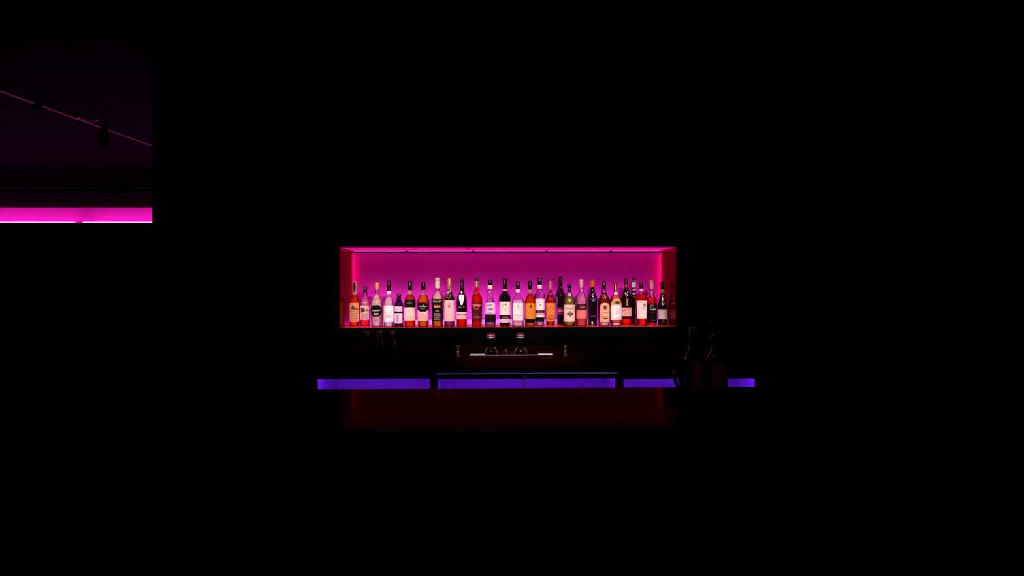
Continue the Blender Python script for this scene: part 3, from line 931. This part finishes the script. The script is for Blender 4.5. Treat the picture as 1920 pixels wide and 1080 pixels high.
def cooler(pa, pb, doors, label, ends, seam_mat, la):
    """pa, pb outer photo columns; doors list of (left, right) photo columns of the panes"""
    xa, xb = atY(pa, 715, YK).x, atY(pb, 715, YK).x
    xm = (xa + xb) / 2
    root = thing('bottle_cooler', label, 'fridge', (xm, YK, 0.0), 'back bar coolers')
    xa, xb = xa - xm, xb - xm
    zt_ = 0.922
    D = 0.54
    wz = atY((doors[0][0] + doors[-1][1]) / 2, 710.5, YK).z
    body = MB()
    body.box(xa, xa + 0.005, 0.012, D, 0.02, zt_).box(xb - 0.005, xb, 0.012, D, 0.02, zt_)
    body.box(xa, xb, D, D + 0.015, 0.02, zt_).box(xa, xb, 0.012, D, zt_ - 0.015, zt_).box(xa, xb, 0.012, D, 0.02, 0.06)
    body.build('body', 'black_metal', root)
    lin = MB()
    lin.box(xa + 0.005, xb - 0.005, D - 0.012, D, 0.06, zt_ - 0.015)
    lin.box(xa + 0.005, xa + 0.007, 0.014, D - 0.012, 0.06, zt_ - 0.015).box(xb - 0.007, xb - 0.005, 0.014, D - 0.012, 0.06, zt_ - 0.015)
    lin.build('liner', 'cooler_liner', root)
    MB().box(xa + 0.03, xb - 0.03, 0.08, D - 0.03, 0.44, 0.446).build('rack', 'dark_steel', root)
    MB().box(xa + 0.05, xb - 0.05, 0.035, 0.055, zt_ - 0.030, zt_ - 0.015).build('light_strip', 'led_violet', root)
    for s in ends:
        xx = xa + 0.0085 if s < 0 else xb - 0.0085
        MB().box(min(xx, xx - s * 0.005), max(xx, xx - s * 0.005), 0.014, 0.022, 0.10, zt_ - 0.05).build('corner_light', 'led_violet_bright', root)
    # header and metal seam above the doors
    zs_ = atY((pa + pb) / 2, 700.3, YK - 0.012).z
    MB().bbox(xa, xb, -0.002, 0.013, wz, zt_, 0.0005).build('header', 'black_wall_paint', root)
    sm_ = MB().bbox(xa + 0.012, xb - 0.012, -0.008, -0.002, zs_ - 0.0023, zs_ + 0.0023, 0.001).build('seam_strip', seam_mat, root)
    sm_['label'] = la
    prev = xa
    for k, (da, db) in enumerate(doors):
        x0, x1 = atY(da, 720, YK).x - xm, atY(db, 720, YK).x - xm
        left = prev
        right = xb if k == len(doors) - 1 else (x1 + atY(doors[k + 1][0], 720, YK).x - xm) / 2 - 0.0006
        dr = bpy.data.objects.new('door', None)
        COL.objects.link(dr)
        dr.parent = root
        fr = MB()
        fr.bbox(left, x0, -0.004, 0.012, 0.05, wz, 0.001) if x0 - left > 0.004 else None
        fr.bbox(x1, right, -0.004, 0.012, 0.05, wz, 0.001) if right - x1 > 0.004 else None
        fr.bbox(x0, x1, -0.004, 0.012, 0.05, 0.09, 0.001)
        fr.build('frame', 'black_metal', dr)
        MB().box(x0, x1, 0.0, 0.006, 0.09, wz).build('pane', 'pane_glass', dr)
        prev = right
        if len(doors) == 2:
            hx = x1 - 0.004 if k == 0 else x0 + 0.004
            hd = MB()
            hd.tube([(hx, -0.020, 0.45), (hx, -0.020, zs_ - 0.010)], 0.0024, 8)
            hd.tube([(hx, -0.020, zs_ - 0.02), (hx, 0.0, zs_ - 0.02)], 0.002, 8)
            hd.tube([(hx, -0.020, 0.47), (hx, 0.0, 0.47)], 0.002, 8)
            hd.build('handle', 'handle_violet', dr)
    return root


cooler(587, 812, [(595, 806)], 'black back bar cooler with one violet window, at the left end of the counter', (-1,), 'dark_steel', 'dull steel seam strip')
cooler(814, 1161, [(821, 982.6), (984.6, 1154)], 'middle black cooler with two violet glass doors meeting at thin upright handles', (), 'seam_glow', 'thin metal seam strip, violet reflection set as glow')
cooler(1163, 1424, [(1169, 1416)], 'black back bar cooler with one violet window, partly hidden by the dark bottles at right', (1,), 'dark_steel', 'dull steel seam strip')

# things standing on the back counter
g = atY(959, 665, 3.66)
tr = thing('drip_tray', 'flat steel drip tray with bright ends in the middle of the back counter', 'tray', (g.x, 3.66, ZK))
tx0, tx1 = atY(881, 667, 3.66).x - g.x, atY(1037, 667, 3.66).x - g.x
ma, mb_ = atY(909, 667, 3.66).x - g.x, atY(1010, 667, 3.66).x - g.x
MB().bbox(tx0, tx1, 0, 0.26, 0.0, 0.006, 0.0015).build('pan', 'dark_steel', tr)
e1 = MB().bbox(tx0, ma, -0.002, 0.05, 0.006, 0.011, 0.0015).build('end_plate', 'paper_white', tr)  # white on both end plates stands in for glare on steel
e2 = MB().bbox(mb_, tx1, -0.002, 0.05, 0.006, 0.012, 0.0015).build('end_plate', 'paper_white', tr)
gr = MB()
for i in range(15):
    x = ma + 0.006 + (mb_ - ma - 0.012) * i / 14
    gr.box(x - 0.003, x + 0.003, 0.006, 0.24, 0.006, 0.009)
gr.build('grille', 'dark_steel', tr)
MB().bbox(ma, mb_, -0.001, 0.006, 0.006, 0.009, 0.001).build('front_rim', 'brushed_steel', tr)

for px, nm in ((921, 'left'), (976, 'right')):
    p = atY(px, 660, 3.80)
    t = thing('tap_column', f'short black column with chrome-banded top and domed foot, {nm} one of the pair on the drip tray', 'tap',
              (p.x, 3.80, ZK + 0.009), 'columns on the drip tray')
    k = 3.80 / F
    h = atY(px, 625.5, 3.80).z - ZK - 0.009
    MB().lathe([(12 * k, 0)] + [(12 * k * math.cos(a), 12 * k * math.sin(a)) for a in [0.1 * i for i in range(1, 15)]], 36).build('foot', 'black_glass', t)
    ft = MB()
    for j in range(13):
        a = PI * (0.04 + 0.92 * j / 12)
        q = Vector((math.cos(a) * 0.93, -0.37, math.sin(a) * 0.93)) * 12.2 * k
        pf = [(max(0.2, math.sin(u)) * 0.55 * k, q.z - math.cos(u) * 0.55 * k) for u in [PI * i / 6 for i in range(7)]]
        if q.z > 1.2 * k:
            ft.lathe(pf, 10, q.x, q.y)
    ft.build('rim_glints', 'pink_steel', t)  # beads imitate the arc of highlight along the dome's rim
    MB().lathe([(7.0 * k, 8.5 * k), (7.0 * k, h - 8.6 * k)], 32).build('column', 'black_wall_paint', t)
    MB().lathe([(6.4 * k, h - 8.6 * k), (7.3 * k, h - 8.3 * k), (7.3 * k, h - 6.4 * k), (6.2 * k, h - 6.1 * k)], 32).build('band', 'pink_steel', t)
    MB().lathe([(6.2 * k, h - 6.1 * k), (6.2 * k, h - 4.6 * k)], 32).build('neck', 'cap_brown', t)
    MB().lathe([(6.2 * k, h - 4.6 * k), (7.4 * k, h - 4.3 * k), (7.4 * k, h - 2.9 * k), (6.6 * k, h - 2.6 * k)], 32).build('band', 'pink_steel', t)
    MB().lathe([(6.8 * k, h - 2.6 * k), (7.6 * k, h - 0.6 * k), (7.2 * k, h)], 32).build('cap', 'cap_red', t)
p = atY(948.5, 664, 3.80)
k = 3.8 / F
tag(MB().lathe([(2.6 * k, 0), (2.8 * k, 1.5 * k), (1.2 * k, 2.2 * k), (1.2 * k, 4 * k), (2.2 * k, 4.8 * k), (1.6 * k, 6 * k), (0.3 * k, 6.4 * k)], 20)
    .build('drain_knob', 'chrome', None, (p.x, 3.80, ZK + 0.009)), 'tiny chrome knob on the drip tray between the two columns', 'knob')

for px, nm in ((858.5, 'left'), (1060, 'right')):
    p = atY(px, 669, 3.64)
    k = 3.64 / F
    t = thing('jigger', f'small hourglass-shaped chrome jigger on the counter, {nm} of the drip tray', 'jigger', (p.x, 3.64, ZK), 'chrome jiggers')
    MB().lathe([(4.6 * k, 0), (4.8 * k, 0.6 * k), (1.6 * k, 9.2 * k), (1.5 * k, 10 * k)], 24).build('lower_cup', 'jigger_metal', t)
    MB().lathe([(1.5 * k, 9.4 * k), (2.3 * k, 9.9 * k), (2.3 * k, 10.8 * k), (1.5 * k, 11.3 * k)], 24).build('waist_ring', 'pink_steel', t)
    MB().lathe([(1.5 * k, 10.7 * k), (2.6 * k, 14 * k), (4.1 * k, 21.2 * k), (3.9 * k, 21.6 * k), (2.4 * k, 14.4 * k), (0.4 * k, 12.5 * k)], 24).build('upper_cup', 'jigger_metal', t)

gl = None
for px, nm in ((687.5, 'leftmost'), (711, 'middle'), (734.5, 'rightmost')):
    p = atY(px, 655, 3.98)
    k = 3.98 / F
    t = thing('drinking_glass', f'upturned clear tapered glass on the back counter, {nm} of three under the shelf', 'glass', (p.x, 3.98, ZK), 'upturned glasses')
    if gl is None:
        pf = [(10.6 * k, 0), (10.8 * k, 0.5 * k), (10.2 * k, 10 * k), (9.0 * k, 18 * k), (6.6 * k, 36 * k), (6.2 * k, 38.5 * k), (0.5 * k, 38.8 * k)]
        pi = [(0.5 * k, 35 * k), (5.6 * k, 35 * k), (8.2 * k, 18 * k), (9.6 * k, 9 * k), (10.1 * k, 0.3 * k), (10.6 * k, 0)]
        gl = MB().lathe(pf + pi, 28, closed=False).build('bowl', 'clear_glass', t)
        bd = MB().lathe([(9.2 * k, 13.2 * k), (10.3 * k, 13.9 * k), (10.0 * k, 15.0 * k), (9.0 * k, 15.4 * k)], 28).build('rim_bead', 'clear_glass', t)
    else:
        for o in (gl, bd):
            c = o.copy()
            COL.objects.link(c)
            c.parent = t

# ------------------------------------------------------------------ the bar in front
ZB = 1.053
YBF = atY(960, 728, 1.9)
YE = 1.9
zf = atY(960, 727.6, YE).z
YE = 1.9 * (1.34 - ZB) / (1.34 - zf)         # far edge of the bar top
bar = thing('bar_counter', 'long dark polished bar counter in the foreground, faintly reflecting the lit niche', 'bar', (0.1, 1.15, 0.0))
# far edge follows the photo's slight slant
MB().bbox(-0.76, 2.45, 0, YE - 1.15, ZB - 0.045, ZB, 0.003).build('bar_top', 'bar_lacquer', bar)
MB().box(-0.72, 2.40, 0.22, YE - 1.15 - 0.10, 0.0, ZB - 0.045).build('bar_front', 'black_matte', bar)
MB().tube([(-0.70, 0.12, 0.20), (2.35, 0.12, 0.20)], 0.02, 12).build('foot_rail', 'dark_steel', bar)
ps = MB()
for x in (-0.55, 0.35, 1.25, 2.15):
    ps.tube([(x, 0.12, 0.20), (x, 0.22, 0.20)], 0.012, 8)
ps.build('rail_brackets', 'dark_steel', bar)

# two dark bottles at the right of the bar
b = Bottle(1303, 737, 1.80, 612, 'dark brown bottle on the bar, the left one of two, with a wide cap', z0=ZB, group=None, crop=0.0, scale=1.0)
b.body([(737, 19.4), (715, 19.8), (685, 19.8), (672, 18.6), (662, 14.5), (653, 10.8), (645, 9.6), (632, 9.4)], 'bar_glass')
b.fill(650, 'black_glass', None, 'liquid', 0.85)
b.ring('cap', 634, 613, 10.6, 10.2, 'cap_brown')
b.ring('neck_ring', 650, 645, 11.2, 10.8, 'black_glass')
b.label(728, 679, 14, 'paper_maroon', dx=3, prints=[('lines', 'ink_brown', 684, 690, -8, 12, 1)])
b = Bottle(1343.5, 743, 1.765, 622, 'dark bottle with a curved pourer spout on the bar, the right one of two', z0=ZB, group=None, crop=0.0, scale=1.0)
b.body([(743, 19.4), (720, 19.8), (688, 19.8), (676, 18.8), (666, 14.5), (658, 10.5), (650, 8.6), (636, 8.0)], 'bar_glass')
b.fill(655, 'black_glass', None, 'liquid', 0.85)
b.ring('stopper', 640, 626, 7.0, 6.0, 'cap_black', dx=-5)
kr = b.kr
zz = b.z
pts = [(-5 * kr, 0, zz(626)), (-5 * kr, 0, zz(618)), (-5.5 * kr, 0, zz(612)), (-8 * kr, 0, zz(606.5)), (-13 * kr, -0.002, zz(604.5))]
MB().tube(pts, 2.4 * kr, 10).build('pourer_spout', 'dark_steel', b.root)
b.label(730, 682, 15, 'paper_maroon', prints=[('lines', 'ink_brown', 686, 692, -10, 12, 1)])

# a clear double-walled glass, mostly behind the left bottle
gk = 1.86 / F
for px, Yg, rr, lab in ((1282.5, 1.852, 20.5, 'clear double-walled round glass peeking out at the left of the dark bar bottles'),):
    p = atY(px, 728, Yg)
    t = thing('stemless_glass', lab, 'glass', (p.x, Yg, ZB))
    outer = [(8 * gk, 0), (10 * gk, 0.8 * gk), (15.5 * gk, 7 * gk), (19.2 * gk, 14 * gk), (20.6 * gk, 21 * gk), (20.4 * gk, 30 * gk), (19.6 * gk, 36 * gk)]
    wall = [(r - 0.45 * gk, z + 0.2 * gk) for r, z in outer[::-1]][:-1] + [(0.5 * gk, 0.9 * gk)]
    MB().lathe(outer + wall, 40, closed=False).build('bowl', 'clear_glass', t)
    inner = [(0.5 * gk, 2.0 * gk), (3 * gk, 2.4 * gk), (6.2 * gk, 7 * gk), (9 * gk, 13 * gk), (10.6 * gk, 20 * gk), (11 * gk, 28 * gk), (10.8 * gk, 34 * gk)]
    wall = [(r - 0.4 * gk, z + 0.2 * gk) for r, z in inner[::-1]][:-1]
    MB().lathe(inner + wall, 40, closed=False).build('inner_bowl', 'clear_glass', t)

# ------------------------------------------------------------------ far room at the left
zc0, zc1 = atY(140, 417.3, 7.76).z, atY(140, 388, 7.92).z
wf = MB()
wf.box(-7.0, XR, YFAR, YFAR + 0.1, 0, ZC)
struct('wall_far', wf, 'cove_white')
struct('trim_4', MB().box(-7.0, -0.5, 7.92, YFAR, zc1, ZC), 'slat_wood')
struct('trim_5', MB().box(-7.0, -0.5, 7.76, YFAR, 0, zc0 - 0.03).box(-7.0, -0.5, 7.76, 7.775, zc0 - 0.03, zc0), 'black_matte')
xs = [-6.98, atY(150, 400, 7.85).x, -2.0]
for k, nm in ((0, 'left'), (1, 'right')):
    x0, x1 = xs[k] + 0.05, xs[k + 1] - 0.05
    q = thing('cove_light', f'magenta tube light lying in the far wall cove, {nm} of two', 'light', (x0, 7.83, zc0 - 0.03), 'cove lights of the far room')
    MB().tube([(0, 0, 0.034), (x1 - x0, 0, 0.034)], 0.012, 10).build('tube', 'led_cove', q)
    MB().box(0, x1 - x0, -0.014, 0.014, 0.0, 0.022).build('channel', 'brushed_steel', q)
sp = thing('slat_panel', 'dark wall panel of narrow horizontal slats above the far magenta cove', 'panel', (-4.0, 7.92, 0))
z1s, z0s = atY(140, 330, 7.9).z, atY(140, 361, 7.9).z
n = 5
mbp = MB()
for i in range(n):
    z = z0s + (z1s - z0s) * i / (n - 1)
    mbp.bbox(-3.0, 3.0, -0.02, 0.0, z, z + 0.028, 0.003)
mbp.build('slats', 'slat_wood', sp)
MB().bbox(-3.0, 3.0, -0.024, 0.0, z0s - 0.014, z0s - 0.004, 0.002).build('edge_strip', 'slat_wood', sp)
p = atY(227, 352, 7.80)
w = thing('wall_speaker', 'small black speaker fixed on the slats above the far cove', 'speaker', (p.x, 7.80, p.z - 0.08))
MB().bbox(-0.055, 0.055, 0.0, 0.07, 0.0, 0.05, 0.006).build('bracket', 'black_matte', w)
MB().bbox(-0.035, 0.035, 0.0, 0.07, 0.05, 0.16, 0.006).build('cabinet', 'black_matte', w)
MB().bbox(-0.015, 0.015, 0.07, 0.10, 0.03, 0.09, 0.003).build('arm', 'black_metal', w)
# track rail across the far ceiling, pink reflection set as emission, with two spotlights
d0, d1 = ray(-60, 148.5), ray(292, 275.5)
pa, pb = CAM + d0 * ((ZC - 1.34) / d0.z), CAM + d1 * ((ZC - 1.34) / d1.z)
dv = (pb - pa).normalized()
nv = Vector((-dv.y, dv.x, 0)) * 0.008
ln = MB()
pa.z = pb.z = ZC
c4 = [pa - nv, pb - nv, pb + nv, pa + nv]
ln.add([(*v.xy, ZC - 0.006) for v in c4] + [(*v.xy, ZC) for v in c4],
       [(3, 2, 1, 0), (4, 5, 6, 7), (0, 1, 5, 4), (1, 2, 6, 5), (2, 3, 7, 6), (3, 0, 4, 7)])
tag(ln.build('track_rail', 'rail_glow'), 'thin track rail across the far ceiling, its magenta reflection set as dim glow', 'light')
for px, py, hh, lab in ((198, 241.5, 0.185, 'black cylinder spotlight hanging from the far ceiling near the right end of the magenta line'),
                        (75, 197.5, 0.05, 'stubby black spotlight on the far ceiling, breaking the thin magenta line at the left')):
    d = ray(px, py)
    p = CAM + d * ((ZC - 1.34) / d.z)
    t = thing('spotlight', lab, 'lamp', (p.x, p.y - 0.03, ZC))
    MB().lathe([(0.03, -0.022), (0.034, -0.018), (0.034, 0.0)], 20).build('mount', 'black_matte', t)
    MB().lathe([(0.034, -hh), (0.036, -hh + 0.004), (0.036, -0.03), (0.030, -0.022)], 24).build('head', 'black_matte', t)
    MB().lathe([(0.026, -hh - 0.001), (0.026, -hh)], 20).build('lens', 'black_wall_paint', t)
for px, py, r, lab in ((166, 222, 0.08, 'round recessed downlight in the far ceiling beside the magenta line, unlit'),
                       (714, 96, 0.045, 'small round recessed downlight in the ceiling above the niche, unlit')):
    d = ray(px, py)
    p = CAM + d * ((ZC - 1.34) / d.z)
    t = thing('recessed_downlight', lab, 'lamp', (p.x, p.y, ZC))
    MB().lathe([(r * 0.80, -0.006), (r * 0.97, -0.007), (r, -0.003), (r, 0.0)], 32).build('trim_ring', 'dark_steel', t)
    MB().lathe([(r * 0.78, -0.0065), (r * 0.80, -0.005)], 32).build('lens', 'black_wall_paint', t)

# ------------------------------------------------------------------ spotlights over the bar aimed at the bottles, plus two unseen fill spots added for the counter
SPOTS = [(-0.80, 4.22, 1.22, 10.5, 540), (-0.46, 4.22, 1.22, 10.5, 540), (-0.12, 4.22, 1.22, 10.5, 540), (0.22, 4.22, 1.22, 10.5, 540),
         (0.56, 4.22, 1.22, 10.5, 540), (0.90, 4.22, 1.22, 10.5, 540), (-0.02, 3.70, 1.00, 11.0, 330), (0.30, 3.70, 1.00, 11.0, 330)]
for i, (tx, ty, tz, ang, en) in enumerate(SPOTS):
    x = tx if i < 6 else tx - 0.10 + 0.02 * i
    src, dst = Vector((x * 0.98, 0.95 if i < 6 else 1.15, ZC - 0.12)), Vector((tx, ty, tz))
    nm = ('leftmost of six in a row', 'second from the left of six', 'third from the left of six', 'third from the right of six',
          'second from the right of six', 'rightmost of six in a row', 'left of two added fill spots', 'right of two added fill spots')[i]
    at_ = 'bottles' if i < 6 else 'back counter'
    t = thing('track_spotlight', f'black ceiling spotlight over the bar aimed at the {at_}, {nm}', 'lamp', (src.x, src.y, ZC), 'bar spotlights')
    MB().lathe([(0.028, -0.03), (0.03, -0.028), (0.03, 0.0)], 20).build('mount', 'black_matte', t)
    MB().tube([(0, 0, -0.03), (0, 0, -0.10)], 0.008, 8).build('stem', 'black_matte', t)
    dr = (dst - src).normalized()
    o = Vector((0, 0, -0.12))
    MB().tube([o - dr * 0.06, o + dr * 0.055], 0.032, 20).build('head', 'black_matte', t)
    MB().tube([o + dr * 0.055, o + dr * 0.058], 0.026, 20).build('lens', 'lamp_face', t)
    ld = bpy.data.lights.new('spot_beam', 'SPOT')
    ld.energy = en
    ld.color = (1.0, 0.74, 0.72)
    ld.spot_size = math.radians(ang)
    ld.spot_blend = 1.0
    ld.shadow_soft_size = 0.06
    lo = bpy.data.objects.new('spot_beam', ld)
    COL.objects.link(lo)
    lo.location = src + dr * 0.075
    lo.rotation_euler = dr.to_track_quat('-Z', 'Y').to_euler()

# ------------------------------------------------------------------ world and view
w = bpy.data.worlds.new('world')
scene.world = w
w.use_nodes = True
w.node_tree.nodes['Background'].inputs['Color'].default_value = (0, 0, 0, 1)
w.node_tree.nodes['Background'].inputs['Strength'].default_value = 0.0
vs = scene.view_settings
scene.display_settings.display_device = 'sRGB'
vs.view_transform = 'Standard'
vs.look = 'None'
vs.exposure = 0.0
vs.gamma = 1.0
vs.use_curve_mapping = False
